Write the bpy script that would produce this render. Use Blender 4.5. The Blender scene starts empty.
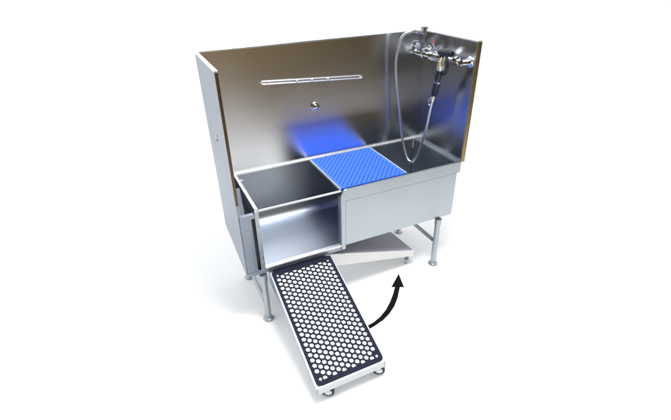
import bpy, bmesh, math, random
from mathutils import Vector, Matrix
random.seed(7)
S = bpy.context.scene
C = S.collection
R = math.radians

# ------------------------------------------------------------------ materials
def mat(name, base, rough=.5, metal=0.0, spec=None, streak=None, rvar=.0, bump=.0, bscale=200., cvar=0.0, coat=0.0, brushed=None):
    m = bpy.data.materials.new(name); m.use_nodes = True
    nt = m.node_tree; b = nt.nodes['Principled BSDF']
    b.inputs['Base Color'].default_value = (*base, 1)
    b.inputs['Roughness'].default_value = rough
    b.inputs['Metallic'].default_value = metal
    if spec is not None: b.inputs['Specular IOR Level'].default_value = spec
    if coat: b.inputs['Coat Weight'].default_value = coat
    tc = nt.nodes.new('ShaderNodeTexCoord')
    def noise(scale, detail=4, mp=None):
        n = nt.nodes.new('ShaderNodeTexNoise'); n.inputs['Scale'].default_value = scale
        n.inputs['Detail'].default_value = detail
        if mp:
            k = nt.nodes.new('ShaderNodeMapping'); k.inputs['Scale'].default_value = mp
            nt.links.new(tc.outputs['Object'], k.inputs['Vector']); nt.links.new(k.outputs['Vector'], n.inputs['Vector'])
        else: nt.links.new(tc.outputs['Object'], n.inputs['Vector'])
        return n
    if rvar:
        n1 = noise(1.0, 2.5, streak or (6, 6, 6)); n2 = noise(3.2, 3)
        mx = nt.nodes.new('ShaderNodeMath'); mx.operation = 'ADD'
        nt.links.new(n1.outputs['Fac'], mx.inputs[0]); nt.links.new(n2.outputs['Fac'], mx.inputs[1])
        mr = nt.nodes.new('ShaderNodeMapRange'); mr.inputs['From Min'].default_value = .6; mr.inputs['From Max'].default_value = 1.4
        mr.inputs['To Min'].default_value = rough - rvar; mr.inputs['To Max'].default_value = rough + rvar
        nt.links.new(mx.outputs[0], mr.inputs['Value']); nt.links.new(mr.outputs['Result'], b.inputs['Roughness'])
    if cvar:
        n3 = noise(1.0, 2.5, streak or (9, 9, 9))
        cr = nt.nodes.new('ShaderNodeMixRGB'); cr.inputs['Color1'].default_value = (*[c*(1-cvar) for c in base], 1)
        cr.inputs['Color2'].default_value = (*[min(1, c*(1+cvar)) for c in base], 1)
        nt.links.new(n3.outputs['Fac'], cr.inputs['Fac']); nt.links.new(cr.outputs['Color'], b.inputs['Base Color'])
    if bump:
        n4 = noise(bscale, 3, streak and tuple(s*1.0 for s in streak)) if streak else noise(bscale, 3)
        if streak: n4.inputs['Scale'].default_value = 1.0
        bp = nt.nodes.new('ShaderNodeBump'); bp.inputs['Strength'].default_value = bump; bp.inputs['Distance'].default_value = .002
        nt.links.new(n4.outputs['Fac'], bp.inputs['Height']); nt.links.new(bp.outputs['Normal'], b.inputs['Normal'])
    if brushed:                  # brushed sheet: reflections smear along the brushing more than across it
        g = nt.nodes.new('ShaderNodeBsdfAnisotropic'); g.distribution = 'BECKMANN'
        g.inputs['Anisotropy'].default_value = .28
        t = nt.nodes.new('ShaderNodeCombineXYZ')
        for k in range(3): t.inputs[k].default_value = brushed[k]
        nt.links.new(t.outputs[0], g.inputs['Tangent'])
        for src, dst in (('Base Color', 'Color'), ('Roughness', 'Roughness')):
            if b.inputs[src].links: nt.links.new(b.inputs[src].links[0].from_socket, g.inputs[dst])
            else: g.inputs[dst].default_value = b.inputs[src].default_value
        nt.links.new(g.outputs[0], nt.nodes['Material Output'].inputs['Surface'])
    return m

BR = (.35, .35, 75)          # brushing runs level along every upright sheet
M = dict(
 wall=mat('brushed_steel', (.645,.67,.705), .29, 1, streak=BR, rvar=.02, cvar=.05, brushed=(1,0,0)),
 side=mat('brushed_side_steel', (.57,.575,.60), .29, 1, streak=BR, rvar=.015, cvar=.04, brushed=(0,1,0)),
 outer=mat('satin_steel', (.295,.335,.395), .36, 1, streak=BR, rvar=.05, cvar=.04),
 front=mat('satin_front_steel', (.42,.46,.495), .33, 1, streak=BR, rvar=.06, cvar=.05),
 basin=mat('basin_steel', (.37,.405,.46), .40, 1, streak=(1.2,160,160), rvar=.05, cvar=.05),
 edge=mat('edge_steel', (.80,.81,.82), .48, 1, rvar=.05),
 warm_reflect=mat('warm_reflection_steel', (.42,.33,.17), .4, 1, streak=BR, rvar=.05, cvar=.06),  # plain steel flange; the floor's warm reflection is painted into its colour
 brown=mat('brown_reflection_steel', (.17,.125,.085), .4, 1, streak=BR, rvar=.05, cvar=.06),  # steel with the brown floor's reflection put into the base colour
 rail=mat('shaded_tray_steel', (.41,.46,.51), .42, 1, rvar=.05, cvar=.04),  # same tray steel, darkened to paint the shade on the ramp's side faces
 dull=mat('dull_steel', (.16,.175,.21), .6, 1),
 leg=mat('galvanised_tube', (.38,.42,.45), .34, 1, rvar=.08, cvar=.08),
 chrome=mat('chrome', (.74,.76,.80), .10, 1),
 chromed=mat('worn_chrome', (.50,.51,.54), .2, 1, rvar=.08),
 hose=mat('braided_hose', (.62,.64,.66), .35, 1, bump=.25, bscale=500.),
 black=mat('black_plastic', (.012,.013,.018), .35, 0, rvar=.08),
 mat=mat('black_rubber', (.007,.010,.030), .6, 0, spec=.2, rvar=.06, cvar=.15),
 blue=mat('blue_coating', (.045,.155,.92), .45, 0, spec=.22, rvar=.05, cvar=.04),
 tray=mat('pale_tray_steel', (.62,.67,.70), .42, .5, rvar=.05, cvar=.03),
 plate=mat('white_tray_plate', (.80,.815,.835), .5, 0, cvar=.02),
 grey=mat('grey_tread', (.35,.34,.385), .7, 0, bump=.4, bscale=260., cvar=.12),
 pale=mat('pale_plastic', (.82,.83,.845), .4, 0, cvar=.03),
 cream=mat('cream_metal', (.70,.66,.50), .28, .8, rvar=.05),
 tyre=mat('dark_tyre', (.02,.022,.03), .5, 0),
 dark=mat('dark_slot', (.01,.01,.012), .6, 0),
 red=mat('red_index', (.6,.05,.05), .4, 0),
 arrow=mat('arrow_graphic_black', (.004,.004,.004), .7, 0, spec=.1),
 floor=mat('white_floor', (.93,.93,.93), .9, 0, spec=0.0, cvar=.004),
)

# ------------------------------------------------------------------ helpers
def newbm(): return bmesh.new()
def merge(dst, src):
    me = bpy.data.meshes.new('tmp'); src.to_mesh(me); src.free(); dst.from_mesh(me); bpy.data.meshes.remove(me)
def bx(bm, x0, x1, y0, y1, z0, z1, bev=0.0, seg=2):
    t = bmesh.new(); bmesh.ops.create_cube(t, size=1)
    for v in t.verts:
        v.co = Vector(((x0+x1)/2+v.co.x*(x1-x0), (y0+y1)/2+v.co.y*(y1-y0), (z0+z1)/2+v.co.z*(z1-z0)))
    if bev: bmesh.ops.bevel(t, geom=list(t.edges), offset=bev, segments=seg, profile=.5, affect='EDGES')
    merge(bm, t)
def hexa(bm, p):                # eight corners: bottom four then top four, both counter-clockwise from above
    v = [bm.verts.new(q) for q in p]
    for f in ((3,2,1,0),(4,5,6,7),(0,1,5,4),(1,2,6,5),(2,3,7,6),(3,0,4,7)): bm.faces.new([v[i] for i in f])
def prism_xz(bm, pts, y0, y1):   # outline in x,z pushed from y0 to y1
    a = [bm.verts.new((x, y0, z)) for x, z in pts]; b = [bm.verts.new((x, y1, z)) for x, z in pts]
    bm.faces.new(a); bm.faces.new(b[::-1])
    n = len(pts)
    for i in range(n): bm.faces.new((a[i], b[i], b[(i+1)%n], a[(i+1)%n]))
    bmesh.ops.recalc_face_normals(bm, faces=bm.faces)
def frame_of(d):
    d = d.normalized(); u = d.cross(Vector((0,0,1)))
    if u.length < 1e-3: u = d.cross(Vector((1,0,0)))
    u.normalize(); return u, d.cross(u).normalized()
def tube(bm, pts, r, n=14, cap=True):
    pts = [Vector(p) for p in pts]; rs = r if isinstance(r, (list, tuple)) else [r]*len(pts)
    rings = []; u = None
    for i, p in enumerate(pts):
        d = (pts[min(i+1, len(pts)-1)] - pts[max(i-1, 0)]).normalized()
        if u is None: u, w = frame_of(d)
        else:
            u = (u - d*u.dot(d)).normalized(); w = d.cross(u).normalized()
        rings.append([bm.verts.new(p + (u*math.cos(a) + w*math.sin(a))*rs[i]) for a in (2*math.pi*k/n for k in range(n))])
    for a, b in zip(rings, rings[1:]):
        for k in range(n):
            f = bm.faces.new((a[k], a[(k+1)%n], b[(k+1)%n], b[k])); f.smooth = True
    if cap: bm.faces.new(rings[0][::-1]); bm.faces.new(rings[-1])
def lathe(bm, o, d, prof, n=20):  # prof: (distance along d, radius); sharp steps where two entries share a distance
    o = Vector(o); d = Vector(d).normalized(); u, w = frame_of(d); rings = []
    for t, r in prof:
        rings.append([bm.verts.new(o + d*t + (u*math.cos(a)+w*math.sin(a))*max(r, 1e-4)) for a in (2*math.pi*k/n for k in range(n))])
    for (a, b), (pa, pb) in zip(zip(rings, rings[1:]), zip(prof, prof[1:])):
        for k in range(n):
            f = bm.faces.new((a[k], a[(k+1)%n], b[(k+1)%n], b[k])); f.smooth = abs(pa[0]-pb[0]) > 1e-5 and abs(pa[1]-pb[1]) < .02
    bm.faces.new(rings[0][::-1]); bm.faces.new(rings[-1])
def smooth(pts, k=6):            # Catmull-Rom through the points
    P = [Vector(p) for p in pts]; P = [P[0]*2-P[1]] + P + [P[-1]*2-P[-2]]; out = []
    for i in range(1, len(P)-2):
        a, b, c, d = P[i-1:i+3]
        for j in range(k):
            t = j/k
            out.append(.5*((2*b)+(c-a)*t+(2*a-5*b+4*c-d)*t*t+(3*b-a-3*c+d)*t**3))
    return out + [P[-2]]
def plate(outline, holes, th):   # flat plate in x,y with real holes, th thick, bottom at z = 0
    cu = bpy.data.curves.new('tmp', 'CURVE'); cu.dimensions = '2D'; cu.fill_mode = 'BOTH'; cu.extrude = th/2
    for loop in [outline] + holes:
        s = cu.splines.new('POLY'); s.points.add(len(loop)-1); s.use_cyclic_u = True
        for p, (x, y) in zip(s.points, loop): p.co = (x, y, 0, 1)
    o = bpy.data.objects.new('tmp', cu); C.objects.link(o)
    dg = bpy.context.evaluated_depsgraph_get(); dg.update()
    me = bpy.data.meshes.new_from_object(o.evaluated_get(dg))
    bm = bmesh.new(); bm.from_mesh(me)
    bpy.data.objects.remove(o); bpy.data.meshes.remove(me); bpy.data.curves.remove(cu)
    bmesh.ops.translate(bm, verts=bm.verts, vec=(0, 0, th/2))
    return bm
def rrect(x0, x1, y0, y1, r, n=6):
    out = []
    for cx, cy, a0 in ((x1-r, y1-r, 0), (x0+r, y1-r, 90), (x0+r, y0+r, 180), (x1-r, y0+r, 270)):
        for k in range(n+1):
            a = R(a0 + 90*k/n); out.append((cx+r*math.cos(a), cy+r*math.sin(a)))
    return out
def tag(o, label=None, cat=None, group=None, kind=None):
    if label: o['label'] = label
    if cat: o['category'] = cat
    if group: o['group'] = group
    if kind: o['kind'] = kind
    return o
def thing(name, label, cat, loc=(0,0,0), rz=0, group=None):
    o = bpy.data.objects.new(name, None); C.objects.link(o); o.location = loc; o.rotation_euler = (0,0,rz)
    o.empty_display_size = .1
    return tag(o, label, cat, group)
def obj(name, bm, m, parent=None, off=None):
    if off is not None: bmesh.ops.translate(bm, verts=bm.verts, vec=-Vector(off))
    for e in bm.edges:
        if len(e.link_faces) == 2 and e.calc_face_angle(0) > R(38): e.smooth = False
    me = bpy.data.meshes.new(name); bm.to_mesh(me); bm.free()
    me.materials.append(m); o = bpy.data.objects.new(name, me); C.objects.link(o)
    if parent: o.parent = parent
    return o

# ------------------------------------------------------------------ dimensions (metres, floor at z = 0)
L, D, RIM, TOP = 1.574, .548, .842, 1.627
XL, G0, G1, BOT = .108, .646, 1.146, .419

# ------------------------------------------------------------------ setting: one white sheet of floor
fb = newbm()
for q in ((-30,-2.4),(.2,-2.4),(.2,-3.1),(1.0,-3.1),(1.0,-2.4),(45,-2.4),(45,60),(-30,60)): fb.verts.new((*q, 0))  # added unseen front tongue, shaped to mirror a light patch in the back panel
fb.verts.ensure_lookup_table(); fb.faces.new(fb.verts[:])
tag(obj('floor', fb, M['floor']), kind='structure')

# ------------------------------------------------------------------ the tub
O = (0.8, -.27, 0)
tub = thing('grooming_tub', 'stainless steel pet grooming tub with tall splash panels on tubular legs', 'tub', O)
def part(name, bm, m, parent=None): return obj(name, bm, m, parent or tub, O)

b = newbm(); bx(b, .006, L+.004, 0, .012, RIM-.012, TOP-.003, .001)
bk = part('back_panel', b, M['wall'])
b = newbm(); bx(b, .0, L+.004, -.001, .016, TOP-.0035, TOP+.004, .001); part('rolled_edge', b, M['wall'], bk)
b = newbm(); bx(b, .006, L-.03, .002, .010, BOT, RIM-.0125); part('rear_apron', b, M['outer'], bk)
# left splash panel runs down to the bottom of the basin
b = newbm()
hexa(b, [(0,-D+.009,BOT-.030),(.005,-D+.009,BOT-.030),(.005,0.0,.465),(0,0.0,.465), (0,-D+.009,TOP-.004),(.005,-D+.009,TOP-.004),(.005,0,TOP-.004),(0,0,TOP-.004)])
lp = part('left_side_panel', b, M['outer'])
b = newbm(); bx(b, -.003, .017, -D+.004, .016, TOP-.003, TOP+.006, .002); part('rolled_edge', b, M['edge'], lp)
b = newbm(); bx(b, .0, .016, -D+.003, -D+.0085, RIM+.06, TOP-.0045, .001); part('front_flange', b, M['brown'], lp)  # painted brown reflection on the upper length only
b = newbm(); bx(b, .0, .016, -D+.003, -D+.0085, RIM-.02, RIM+.0595, .001); part('front_flange', b, M['outer'], lp)
b = newbm(); lathe(b, (.0,-.285,1.200), (-1,0,0), [(0,.0085),(.0015,.0085)], 16); part('bolt_hole', b, M['dark'], lp)
b = newbm(); lathe(b, (.0,-.285,1.226), (-1,0,0), [(0,.009),(.004,.008),(.0055,.005)], 16); part('bolt', b, M['chromed'], lp)
# right splash panel
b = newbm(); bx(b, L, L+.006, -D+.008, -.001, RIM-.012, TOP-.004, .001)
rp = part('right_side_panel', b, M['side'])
b = newbm(); bx(b, L-.004, L+.032, -D+.002, .0, TOP-.003, TOP+.005, .002); part('rolled_edge', b, M['edge'], rp)
b = newbm(); bx(b, L-.001, L+.032, -D+.001, -D+.0075, RIM-.004, TOP-.0035, .001); part('front_flange', b, M['warm_reflect'], rp)
b = newbm(); bx(b, L+.026, L+.032, -D+.0078, -.005, RIM-.004, TOP-.0035); part('hemmed_back', b, M['outer'], rp)
# tether rail and plug on the back panel
b = newbm()
za, zb_, xa, xb = 1.405, 1.387, .372, 1.066
loop = [(xa, -.012, (za+zb_)/2 + .03)]
def rail_z(x, up): return (1.4205 if up else 1.4030) - (x-.37)*.062
tube(b, [(x, -.008, rail_z(x, 1)) for x in (xa, .6, .8, xb)], .0024, 8)
tube(b, [(x, -.008, rail_z(x, 0)) for x in (xa, .6, .8, xb)], .0026, 8)
for x in (xa, xb): tube(b, [(x, -.008, rail_z(x, 1)), (x + (.011 if x > .7 else -.011), -.008, (rail_z(x,1)+rail_z(x,0))/2), (x, -.008, rail_z(x, 0))], .0030, 8)
rail = part('tether_rail', b, M['edge'])
for x in (.60, .705, .82):
    b = newbm(); lathe(b, (x, 0, (rail_z(x,1)+rail_z(x,0))/2), (0,-1,0), [(0,.008),(.011,.008),(.0125,.006)], 12); part('rail_post', b, M['edge'], rail)
b = newbm(); lathe(b, (.721, 0, 1.213), (0,-1,0), [(0,.030),(.006,.030),(.009,.026),(.009,.019),(.026,.017),(.030,.010),(.031,.002)], 24)
part('plug_knob', b, M['chrome'])
# basin
def basin_shell():                # back wall, coved corner and floor in one folded sheet
    bm = newbm(); rc = .070; yb, zf_, th = -.012, BOT+.010, .004
    def line(off):
        r0 = rc + off
        return [(yb+off, RIM-.012)] + [(yb - rc + r0*math.cos(R(a)), zf_ + rc - r0*math.sin(R(a))) for a in range(0, 91, 9)] + [(-D+.031, zf_-off)]
    prof = line(0) + line(th)[::-1]
    A = [bm.verts.new((XL+.006, y, z)) for y, z in prof]; B = [bm.verts.new((1.552, y, z)) for y, z in prof]
    n = len(prof); h = n//2
    for k in range(n):
        f = bm.faces.new((A[k], A[(k+1) % n], B[(k+1) % n], B[k])); f.smooth = k not in (h-1, n-1)
    for k in range(h-1):
        bm.faces.new((A[k], A[n-1-k], A[n-2-k], A[k+1])); bm.faces.new((B[k], B[k+1], B[n-2-k], B[n-1-k]))
    bmesh.ops.recalc_face_normals(bm, faces=bm.faces)
    return bm
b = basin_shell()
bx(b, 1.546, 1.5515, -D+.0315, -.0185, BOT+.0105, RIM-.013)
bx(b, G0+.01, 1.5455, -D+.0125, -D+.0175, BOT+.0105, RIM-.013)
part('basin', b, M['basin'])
b = newbm(); bx(b, XL+.004, L-.001, -.018, -.0005, RIM-.0115, RIM, .002); part('rim_ledge', b, M['edge'])
b = newbm(); bx(b, 1.547, L-.0005, -D+.019, -.0185, RIM-.0115, RIM-.001, .002); part('rim_ledge', b, M['basin'])
b = newbm(); bx(b, XL-.002, XL+.0055, -D+.02, -.019, BOT+.004, RIM-.006); ew = part('end_wall', b, M['outer'])
b = newbm(); bx(b, XL-.008, XL+.014, -D+.012, -.0195, RIM-.0055, RIM+.006, .003); part('rim', b, M['edge'], ew)
b = newbm(); tube(b, [(XL+.014,-.12,RIM-.002),(XL+.032,-.12,RIM-.002),(XL+.036,-.12,RIM-.012)], .0035, 8); part('hook', b, M['edge'], ew)
# front panel with a rounded shoulder, and the L-shaped fascia standing proud of it
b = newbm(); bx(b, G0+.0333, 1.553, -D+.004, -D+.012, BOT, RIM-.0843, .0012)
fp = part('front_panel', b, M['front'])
r = .045
arc = [(G0 + r - r*math.sin(R(a)), RIM - r + r*math.cos(R(a))) for a in range(0, 91, 10)]
outl = [(1.572, RIM)] + arc + [(G0, BOT-.03), (G0+.032, BOT-.03), (G0+.032, RIM-.083), (1.572, RIM-.083)]
b = newbm(); prism_xz(b, outl, -D, -D+.012)
bmesh.ops.bevel(b, geom=[e for e in b.edges if abs(e.verts[0].co.y+D) < 1e-6 and abs(e.verts[1].co.y+D) < 1e-6], offset=.003, segments=3, affect='EDGES')
part('fascia', b, M['front'], fp)
b = newbm(); bx(b, 1.5725, 1.580, -D+.003, -D+.05, RIM-.083, RIM-.005, .001); part('end_cap', b, M['leg'], fp)
b = newbm(); bx(b, G0+.034, 1.545, -D+.0125, -D+.06, BOT-.004, BOT+.0038, .001); part('bottom_return', b, M['front'], fp)
b = newbm(); bx(b, 1.553, 1.5575, -D+.006, -.01, BOT+.01, RIM-.09, .001); part('outer_end', b, M['outer'], fp)
b = newbm(); bx(b, G0+.002, G0+.012, -D+.0125, -D+.05, BOT-.03, RIM-.06, .001); part('door_channel', b, M['outer'], fp)
# entry opening on the left: a slim rail above, a lipped sill below
b = newbm(); bx(b, XL+.012, G0+.004, -D+.004, -D+.014, RIM-.013, RIM-.001, .003)
dr = part('entry_rail', b, M['edge'])
b = newbm(); bx(b, XL+.012, G0-.001, -D-.004, -D+.03, BOT-.001, BOT+.011, .003)
sl = part('door_sill', b, M['edge'])
b = newbm(); bx(b, .004, G0-.0015, -D+.006, -D+.05, BOT-.034, BOT-.002, .002); part('sill_face', b, M['outer'], sl)
# corner post, closing bar and filler between the side panel and the basin
b = newbm(); bx(b, XL-.014, XL+.0115, -D-.002, -D+.010, BOT-.002, RIM-.002, .002); cp = part('corner_post', b, M['front'])
for z in (.735, .690, .53, .475):
    b = newbm(); lathe(b, (XL, -D-.002, z), (0,-1,0), [(0,.006),(.003,.005),(.004,.002)], 10); part('bolt', b, M['chromed'], cp)
b = newbm(); bx(b, .007, XL-.0145, -D-.001, -D+.03, RIM-.046, RIM-.020, .002); part('closing_bar', b, M['outer'])
b = newbm(); bx(b, .007, .074, -D+.006, -D+.010, BOT+.0, RIM-.047, .001); fl = part('filler_plate', b, M['outer'])
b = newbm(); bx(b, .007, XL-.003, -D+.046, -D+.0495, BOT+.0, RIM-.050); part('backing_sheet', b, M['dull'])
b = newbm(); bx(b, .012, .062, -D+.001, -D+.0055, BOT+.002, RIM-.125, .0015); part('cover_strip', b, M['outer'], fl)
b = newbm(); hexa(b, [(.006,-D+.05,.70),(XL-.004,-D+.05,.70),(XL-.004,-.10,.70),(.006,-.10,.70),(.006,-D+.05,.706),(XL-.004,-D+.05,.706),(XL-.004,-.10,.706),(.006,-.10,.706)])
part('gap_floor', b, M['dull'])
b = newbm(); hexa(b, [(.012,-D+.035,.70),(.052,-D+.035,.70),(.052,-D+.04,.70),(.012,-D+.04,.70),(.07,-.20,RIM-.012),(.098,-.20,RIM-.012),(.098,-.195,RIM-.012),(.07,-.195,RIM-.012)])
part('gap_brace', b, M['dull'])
# legs with flanged feet, cross bars
FLANGE = [(0,.036),(.004,.038),(.010,.036),(.014,.024),(.022,.022)]
for x, y in ((.100,-.540),(.100,-.062),(1.438,-.548),(1.434,-.045)):
    b = newbm(); top = BOT-.041 if x < .5 else BOT-.0045
    tube(b, [(x, y, .022), (x, y, top)], .0205, 20); lg = part('leg', b, M['leg'])
    b = newbm(); lathe(b, (x, y, .001), (0,0,1), FLANGE, 24); part('foot', b, M['leg'], lg)
    b = newbm(); lathe(b, (x, y, top-.05), (0,0,1), [(0,.0205),(.0005,.0245),(.049,.0245)], 20); part('socket', b, M['leg'], lg)
for x, z in ((.100,.125),(1.436,.210)):
    b = newbm(); tube(b, [(x, -.52, z), (x, -.075, z)], .0165, 16); part('cross_bar', b, M['leg'])

# mixing valve on the right panel (valve > levers, elbows, breaker)
VX = L - .075
b = newbm()
tube(b, [(VX,-.045,1.493),(VX,-.10,1.496),(VX,-.19,1.500)], [.017,.019,.018], 18)
tube(b, [(VX,-.19,1.500),(VX,-.20,1.500),(VX,-.30,1.505),(VX,-.31,1.505)], [.02,.031,.031,.02], 22)
tube(b, [(VX,-.31,1.505),(VX,-.42,1.508),(VX,-.50,1.508)], [.015,.013,.013], 16)
for y in (-.125, -.235, -.285): lathe(b, (VX, y, 1.500), (0,-1,0), [(0,.018),(.0005,.034),(.014,.034),(.0145,.018)], 8)
for y in (-.07, -.50): lathe(b, (L-.001, y, 1.503), (-1,0,0), [(0,.036),(.006,.034),(.012,.022),(.07,.018)], 24)
va = part('mixing_valve', b, M['chrome'])
b = newbm(); tube(b, smooth([(VX,-.05,1.493),(VX,-.012,1.496),(VX,.0-.004,1.512),(VX,-.003,1.530)], 5), .0155, 14)
part('elbow', b, M['chrome'], va)
b = newbm(); lathe(b, (VX,-.003,1.52), (0,0,1), [(0,.016),(.012,.016),(.014,.010),(.032,.010),(.034,.013),(.044,.013)], 16)
bx(b, VX-.030, VX+.030, -.010, .0-.0005, 1.556, 1.566, .003); part('tap_handle', b, M['chrome'], va)
b = newbm(); lathe(b, (VX,-.205,1.525), (0,0,1), [(0,.016),(.010,.016),(.012,.008),(.045,.008),(.047,.012),(.060,.012)], 16)
bx(b, VX-.010, VX+.004, -.215, -.195, 1.572, 1.582, .003); lv = part('tap_handle', b, M['chrome'], va)
b = newbm(); lathe(b, (VX,-.208,1.5855), (0,0,1), [(0,.007),(.005,.0065),(.006,.003)], 12); part('red_index', b, M['red'], va)
b = newbm(); lathe(b, (VX,-.098,1.505), (0,0,1), [(0,.017),(.02,.017),(.022,.0095),(.060,.0095),(.061,.015),(.070,.015),(.071,.0085),(.100,.0085),(.101,.013),(.116,.013),(.117,.019),(.126,.0205),(.150,.021),(.153,.025),(.162,.025),(.166,.019)], 20)
tube(b, [(VX,-.098,1.632),(VX-.035,-.103,1.636),(VX-.06,-.106,1.638)], .0115, 14)
part('vacuum_breaker', b, M['chromed'], va)
b = newbm(); lathe(b, (VX,-.445,1.508), (0,-1,0), [(0,.014),(.001,.026),(.022,.026),(.024,.016)], 8); part('hex_nut', b, M['chrome'], va)
# grab rod
b = newbm(); tube(b, [(L-.02,-.49,1.512),(L-.02,-.535,1.518)], .006, 10); part('stay_rod', b, M['chrome'], va)

# ------------------------------------------------------------------ blue grate over the middle of the basin
gr = thing('floor_grate', 'blue perforated floor grate with pale steel edges lying across the tub', 'grate', ((G0+G1)/2, -.28, RIM))
W2, D2 = (G1-G0)/2-.010, .247
hol = []; px_, py_ = .0190, .0420
k = 0
for i in range(-14, 15):
    for j in range(-14, 15):
        if (i+j) % 2: continue
        x, y = i*px_*.93, j*py_*.5
        if abs(x) < W2-.012 and abs(y) < D2-.010: hol.append([(x+.0072*math.cos(2*math.pi*t/10), y+.0072*math.sin(2*math.pi*t/10)) for t in range(10)])
gb = plate(rrect(-W2, W2, -D2, D2, .004, 2), hol, .004); bmesh.ops.translate(gb, verts=gb.verts, vec=(0,0,-.001))
obj('perforated_plate', gb, M['blue'], gr)
gb = newbm(); bx(gb, -W2, W2, -D2, D2, -.0075, -.0055); obj('backing_plate', gb, M['blue'], gr)
for s in (-1, 1):
    gb = newbm(); x0, x1 = sorted((s*(W2+.0006), s*(W2+.009))); bx(gb, x0, x1, -D2, D2, -.012, .0045, .0015); obj('edge_bar', gb, M['edge'], gr)

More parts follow.
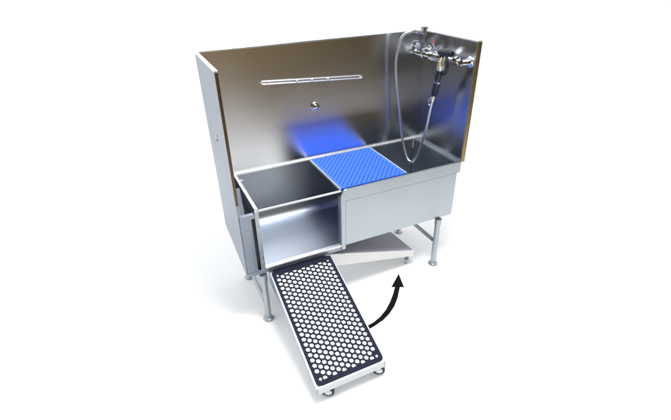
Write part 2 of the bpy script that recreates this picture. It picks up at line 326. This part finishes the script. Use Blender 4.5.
# ------------------------------------------------------------------ ramps
def ramp(loc, rz, label, group, deployed):
    rt = thing('folding_ramp', label, 'ramp', loc, rz, group)
    u0, u1, v0, v1 = 0, .748, 0, .426
    z0, z1 = .383, (.124 if deployed else .138)                              # top of the frame at the high and at the low end
    ln = math.hypot(u1-u0, z0-z1); ang = math.atan2(z0-z1, u1-u0)
    # tray space: s along the slope from the high end, v across, n upward from the frame's top face
    def place(bm):
        ca, sa = math.cos(ang), math.sin(ang)
        for v in bm.verts:
            s, w, n = v.co
            u = u0 + s*ca + n*sa; z = z0 - s*sa + n*ca
            v.co = (w, -u, z)
        bmesh.ops.recalc_face_normals(bm, faces=bm.faces)
        return bm
    pan = M['tray'] if deployed else M['pale']
    t = newbm(); bx(t, .0125, ln-.0125, v0+.0105, v1-.0105, -.012, -.006); obj('tray_plate', place(t), M['plate'], rt)
    for w in (v0, v1-.010):                          # wedge-shaped sides, deeper at the hinge
        t = newbm(); hexa(t, [(.0,w,-.098),(ln+.016,w,-.052),(ln+.016,w+.010,-.052),(.0,w+.010,-.098),(0,w,0),(ln,w,0),(ln,w+.010,0),(0,w+.010,0)])
        bmesh.ops.recalc_face_normals(t, faces=t.faces)
        bmesh.ops.bevel(t, geom=t.edges[:], offset=.0022, segments=2, affect='EDGES')
        obj('side_rail', place(t), M['rail'] if deployed else M['pale'], rt)
    t = newbm(); hexa(t, [(ln+.005,v0+.0102,-.0525),(ln+.0165,v0+.0102,-.0525),(ln+.0165,v1-.0102,-.0525),(ln+.005,v1-.0102,-.0525),(ln-.011,v0+.0102,-.0005),(ln+.0005,v0+.0102,-.0005),(ln+.0005,v1-.0102,-.0005),(ln-.011,v1-.0102,-.0005)])
    bmesh.ops.recalc_face_normals(t, faces=t.faces)
    bmesh.ops.bevel(t, geom=[e for e in t.edges if e.calc_length() > .3], offset=.0025, segments=2, affect='EDGES')
    obj('end_plate', place(t), pan, rt)
    t = newbm(); bx(t, .0, .012, v0+.0102, v1-.0102, -.096, -.0005, .002); obj('hinge_plate', place(t), pan, rt)
    t = newbm(); tube(t, [(-.006, v0+.004, -.006), (-.006, v1-.004, -.006)], .0105, 12); obj('hinge_rod', place(t), M['tray'], rt)
    a, bb, c, d = .014, ln-.006, v0+.008, v1-.008
    if deployed:
        cp_, rp_ = .0289, .0323; r_ = .0134; cx = (c+d)/2; holes = []
        s0 = a + .042; s1 = bb - .032
        for ci in range(-6, 7):
            x = cx + ci*cp_
            off = .5 if ci % 2 else 0
            for ri in range(0, 24):
                y = s0 + (ri + off + .0)*rp_
                if y > s1 + r_*.5: continue
                if abs(ci) == 6 and (ri == 0 or y + rp_ > s1 + r_*.5): continue
                lp_ = []
                for k in range(16):
                    an = 2*math.pi*k/16
                    lp_.append((min(max(y + r_*math.sin(an), s0-.004), s1+.004), x + r_*math.cos(an)))
                holes.append(lp_)
        m = plate(rrect(a, bb, c, d, .030), holes, .0070)
        bmesh.ops.translate(m, verts=m.verts, vec=(0,0,-.0056))
        mt = obj('tread_mat', place(m), M['mat'], rt)
        for s in (s0+.003, s1-.003):
            for w in (cx-6*cp_, cx+6*cp_):
                m = newbm(); lathe(m, (s, w, .0012), (0,0,1), [(0,.0085),(.0015,.008),(.003,.004)], 12); obj('screw', place(m), M['chrome'], mt)
    else:
        m = plate(rrect(a, bb, c, d, .012), [], .0045); bmesh.ops.translate(m, verts=m.verts, vec=(0,0,-.0035))
        obj('tread_mat', place(m), M['grey'], rt)
    for w in ((v0+.060 if deployed else v0+.038), v1-.045):
        cu, rw = u1 - .035, .036
        piv = Vector((w, -cu, 0)); turn = Matrix.Rotation(R(62 if deployed else 50), 3, 'Z')
        def swivel(bm):
            bmesh.ops.rotate(bm, verts=bm.verts, cent=piv, matrix=turn); return bm
        f = newbm(); top = z1 - .042
        lathe(f, (w, -cu, top-.008), (0,0,1), [(0,.022),(.020,.022)], 16)
        for sg in (-1, 1):
            x0, x1 = sorted((w+sg*.0135, w+sg*.0165))
            prism = bmesh.new(); pts = [(-cu+.026, top-.004),(-cu-.022, top-.004),(-cu-.034, rw+.004),(-cu-.028, rw-.014),(-cu-.008, rw-.014),(-cu+.006, rw+.010)]
            A = [prism.verts.new((x0, p, q)) for p, q in pts]; B = [prism.verts.new((x1, p, q)) for p, q in pts]
            prism.faces.new(A); prism.faces.new(B[::-1])
            for k in range(len(pts)): prism.faces.new((A[k], B[k], B[(k+1)%len(pts)], A[(k+1)%len(pts)]))
            bmesh.ops.recalc_face_normals(prism, faces=prism.faces); merge(f, prism)
        ca = obj('caster', swivel(f), M['chromed'] if deployed else M['leg'], rt)
        f = newbm(); lathe(f, (w-.012, -cu-.018, rw), (1,0,0), [(0,.024),(.001,.031),(.004,.036),(.020,.036),(.023,.031),(.024,.024)], 28)
        wh = obj('wheel', swivel(f), M['tyre'] if deployed else M['leg'], ca)
        f = newbm(); lathe(f, (w-.019, -cu-.018, rw), (1,0,0), [(0,.004),(.001,.008),(.003,.009),(.0055,.021),(.0325,.021),(.035,.009),(.037,.008),(.038,.004)], 18); obj('axle', swivel(f), M['chrome'], ca)
    return rt
ramp((.142,-.523,0), 0, 'ramp swung out in front of the tub with perforated black tread mat', 'swinging ramps', True)
ramp((.541,-.545,0), R(94), 'pale ramp folded away under the tub with plain grey tread', 'swinging ramps', False)

# ------------------------------------------------------------------ hand sprayer, hanging on the valve
sp = thing('hand_sprayer', 'black trigger spray handle on braided steel hose hung from the chrome faucet', 'sprayer', (1.44,-.37,1.30))
SO = (1.44,-.37,1.30)
hp = [(1.448,-.105,1.638),(1.41,-.115,1.649),(1.378,-.115,1.648),(1.352,-.10,1.637),(1.333,-.085,1.613),(1.321,-.075,1.575),(1.314,-.07,1.53),(1.311,-.062,1.464),(1.318,-.06,1.38),(1.331,-.06,1.292),(1.352,-.07,1.14),(1.366,-.085,1.01),(1.379,-.105,.89),(1.388,-.145,.785),(1.398,-.175,.742),(1.411,-.205,.742),(1.424,-.23,.785),(1.436,-.25,.847),(1.452,-.28,1.008),(1.457,-.30,1.159),(1.459,-.32,1.262)]
b = newbm(); tube(b, smooth(hp, 8), .0098, 14); hs = obj('hose', b, M['hose'], sp, SO)
b = newbm(); tube(b, [(1.458,-.312,1.225),(1.459,-.322,1.268)], .0125, 16); obj('hose_ferrule', b, M['cream'], hs, SO)
b = newbm(); tube(b, [(1.459,-.322,1.268),(1.457,-.330,1.285),(1.444,-.366,1.385),(1.436,-.388,1.45)], [.018,.0225,.0225,.021], 18)
hd = obj('handle', b, M['black'], sp, SO)
b = newbm(); tube(b, [(1.4467,-.3585,1.3645),(1.4455,-.362,1.374)], .0245, 18)
bx(b, 1.422, 1.430, -.386, -.379, 1.350, 1.388, .002); obj('clamp_band', b, M['chromed'], hd, SO)
b = newbm(); tube(b, [(1.437,-.386,1.447),(1.432,-.395,1.47),(1.430,-.402,1.505),(1.432,-.405,1.53)], [.021,.026,.018,.010], 20)
obj('collar', b, M['cream'], sp, SO)
b = newbm(); tube(b, [(1.440,-.360,1.548),(1.436,-.385,1.553),(1.434,-.43,1.560),(1.434,-.475,1.562),(1.434,-.492,1.562)], [.016,.023,.022,.020,.014], 16)
tube(b, [(1.435,-.395,1.50),(1.435,-.393,1.55)], [.013,.018], 14)
obj('spray_head', b, M['black'], sp, SO)
b = newbm(); tube(b, smooth([(1.434,-.43,1.550),(1.430,-.452,1.52),(1.430,-.462,1.49),(1.432,-.455,1.455),(1.436,-.43,1.43),(1.440,-.40,1.418)], 5), [.009]*26, 10)
obj('trigger', b, M['black'], sp, SO)
b = newbm(); tor = [(1.452+.0, -.297+.016*math.cos(a), 1.215+.026*math.sin(a)) for a in [2*math.pi*k/18 for k in range(19)]]
tube(b, tor, .0042, 8); obj('trigger_clip', b, M['chrome'], hs, SO)

# ------------------------------------------------------------------ black annotation arrow, a drawn graphic laid flat as a made-up floor marking
out = [(1.128,-.540),(1.080,-.686),(1.056,-.669),(.978,-.760),(.916,-.818),(.845,-.866),(.775,-.898),(.695,-.919),(.600,-.934),
       (.600,-.905),(.705,-.889),(.771,-.866),(.844,-.824),(.910,-.771),(.972,-.711),(1.024,-.653),(1.000,-.643)]
b = newbm()
lo = [b.verts.new((x, y, .001)) for x, y in out]; hi = [b.verts.new((x, y, .003)) for x, y in out]
b.faces.new(hi); b.faces.new(lo[::-1])
for i in range(len(out)): b.faces.new((lo[i], lo[(i+1)%len(out)], hi[(i+1)%len(out)], hi[i]))
bmesh.ops.recalc_face_normals(b, faces=b.faces)
tag(obj('curved_arrow', b, M['arrow']), 'black curved arrow graphic, an added annotation laid on the white floor pointing to the folded ramp', 'arrow')

# ------------------------------------------------------------------ light: white studio all round, the dim brown workshop behind the camera
w = bpy.data.worlds.new('World'); S.world = w; w.use_nodes = True
nt = w.node_tree; bg = nt.nodes['Background']
tc = nt.nodes.new('ShaderNodeTexCoord'); sep = nt.nodes.new('ShaderNodeSeparateXYZ')
nt.links.new(tc.outputs['Generated'], sep.inputs[0])
up = nt.nodes.new('ShaderNodeMapRange'); up.interpolation_type = 'SMOOTHSTEP'
up.inputs['From Min'].default_value = .40; up.inputs['From Max'].default_value = .72
nt.links.new(sep.outputs['Z'], up.inputs['Value'])
bkk = nt.nodes.new('ShaderNodeMapRange'); bkk.interpolation_type = 'SMOOTHSTEP'
bkk.inputs['From Min'].default_value = -.35; bkk.inputs['From Max'].default_value = .05
nt.links.new(sep.outputs['Y'], bkk.inputs['Value'])
mx = nt.nodes.new('ShaderNodeMath'); mx.operation = 'MAXIMUM'
nt.links.new(up.outputs[0], mx.inputs[0]); nt.links.new(bkk.outputs[0], mx.inputs[1])
mix = nt.nodes.new('ShaderNodeMixRGB'); mix.inputs['Color2'].default_value = (1.30,1.33,1.36,1)
cr = nt.nodes.new('ShaderNodeValToRGB')          # the workshop: lighter far floor, reddish nearer, dark close by
zz = nt.nodes.new('ShaderNodeMapRange'); zz.inputs['From Min'].default_value = -.55; zz.inputs['From Max'].default_value = -.05
nt.links.new(sep.outputs['Z'], zz.inputs['Value']); nt.links.new(zz.outputs[0], cr.inputs['Fac'])
e = cr.color_ramp.elements; e[0].position = 0; e[0].color = (.10,.10,.16,1); e[1].position = 1; e[1].color = (.40,.29,.135,1)
for p, c in ((.30,(.10,.09,.15,1)),(.45,(.25,.155,.10,1)),(.62,(.34,.24,.12,1))):
    k = e.new(p); k.color = c
sx = nt.nodes.new('ShaderNodeValToRGB')
e = sx.color_ramp.elements; e[0].position = .08; e[0].color = (1.0,1.0,1.0,1); e[1].position = .60; e[1].color = (.12,.13,.19,1)
k = e.new(.34); k.color = (.62,.62,.64,1)
nt.links.new(sep.outputs['X'], sx.inputs['Fac'])
mul = nt.nodes.new('ShaderNodeMixRGB'); mul.blend_type = 'MULTIPLY'; mul.inputs['Fac'].default_value = 1
s2 = nt.nodes.new('ShaderNodeMapRange'); s2.inputs['From Min'].default_value = -.30; s2.inputs['From Max'].default_value = .0
s2.inputs['To Min'].default_value = .22; s2.inputs['To Max'].default_value = 1
nt.links.new(sep.outputs['X'], s2.inputs['Value'])
pr = nt.nodes.new('ShaderNodeMixRGB'); pr.blend_type = 'MULTIPLY'; pr.inputs['Fac'].default_value = 1
nt.links.new(sx.outputs['Color'], pr.inputs['Color1']); nt.links.new(s2.outputs[0], pr.inputs['Color2'])
nt.links.new(cr.outputs['Color'], mul.inputs['Color1']); nt.links.new(pr.outputs[0], mul.inputs['Color2'])
nt.links.new(mul.outputs['Color'], mix.inputs['Color1'])
nt.links.new(mx.outputs[0], mix.inputs['Fac']); nt.links.new(mix.outputs['Color'], bg.inputs['Color'])
bg.inputs['Strength'].default_value = 1.0
def area(name, loc, target, size, power, col=(1,1,1)):
    l = bpy.data.lights.new(name, 'AREA'); l.energy = power; l.size = size; l.color = col
    o = bpy.data.objects.new(name, l); C.objects.link(o); o.location = loc
    o.rotation_euler = (Vector(target)-Vector(loc)).to_track_quat('-Z', 'Y').to_euler()
area('added_grate_fill', (.7,-1.2,3.2), (.85,-.35,.8), .9, 70, (1,.99,.97))  # lamp added to brighten the grate and basin; no real source stands there

# ------------------------------------------------------------------ camera
cam = bpy.data.cameras.new('camera'); co = bpy.data.objects.new('camera', cam); C.objects.link(co); S.camera = co
y_, p_, r_ = R(-24.7088), R(-30.9214), R(-1.1820)
fw = Vector((-math.sin(y_)*math.cos(p_), math.cos(y_)*math.cos(p_), math.sin(p_)))
rt = Vector((math.cos(y_), math.sin(y_), 0)); upv = rt.cross(fw)
rt2 = rt*math.cos(r_) + upv*math.sin(r_); up2 = -rt*math.sin(r_) + upv*math.cos(r_)
co.matrix_world = Matrix(((rt2.x, up2.x, -fw.x, -.34168), (rt2.y, up2.y, -fw.y, -2.60745), (rt2.z, up2.z, -fw.z, 2.07298), (0,0,0,1)))
cam.sensor_width = 36; cam.lens = 420.613/671*36; cam.clip_start = .05; cam.clip_end = 300

S.view_settings.view_transform = 'Standard'; S.view_settings.look = 'None'
S.view_settings.exposure = 0; S.view_settings.gamma = 1
S.cycles.max_bounces = 12; S.cycles.glossy_bounces = 8; S.cycles.diffuse_bounces = 5
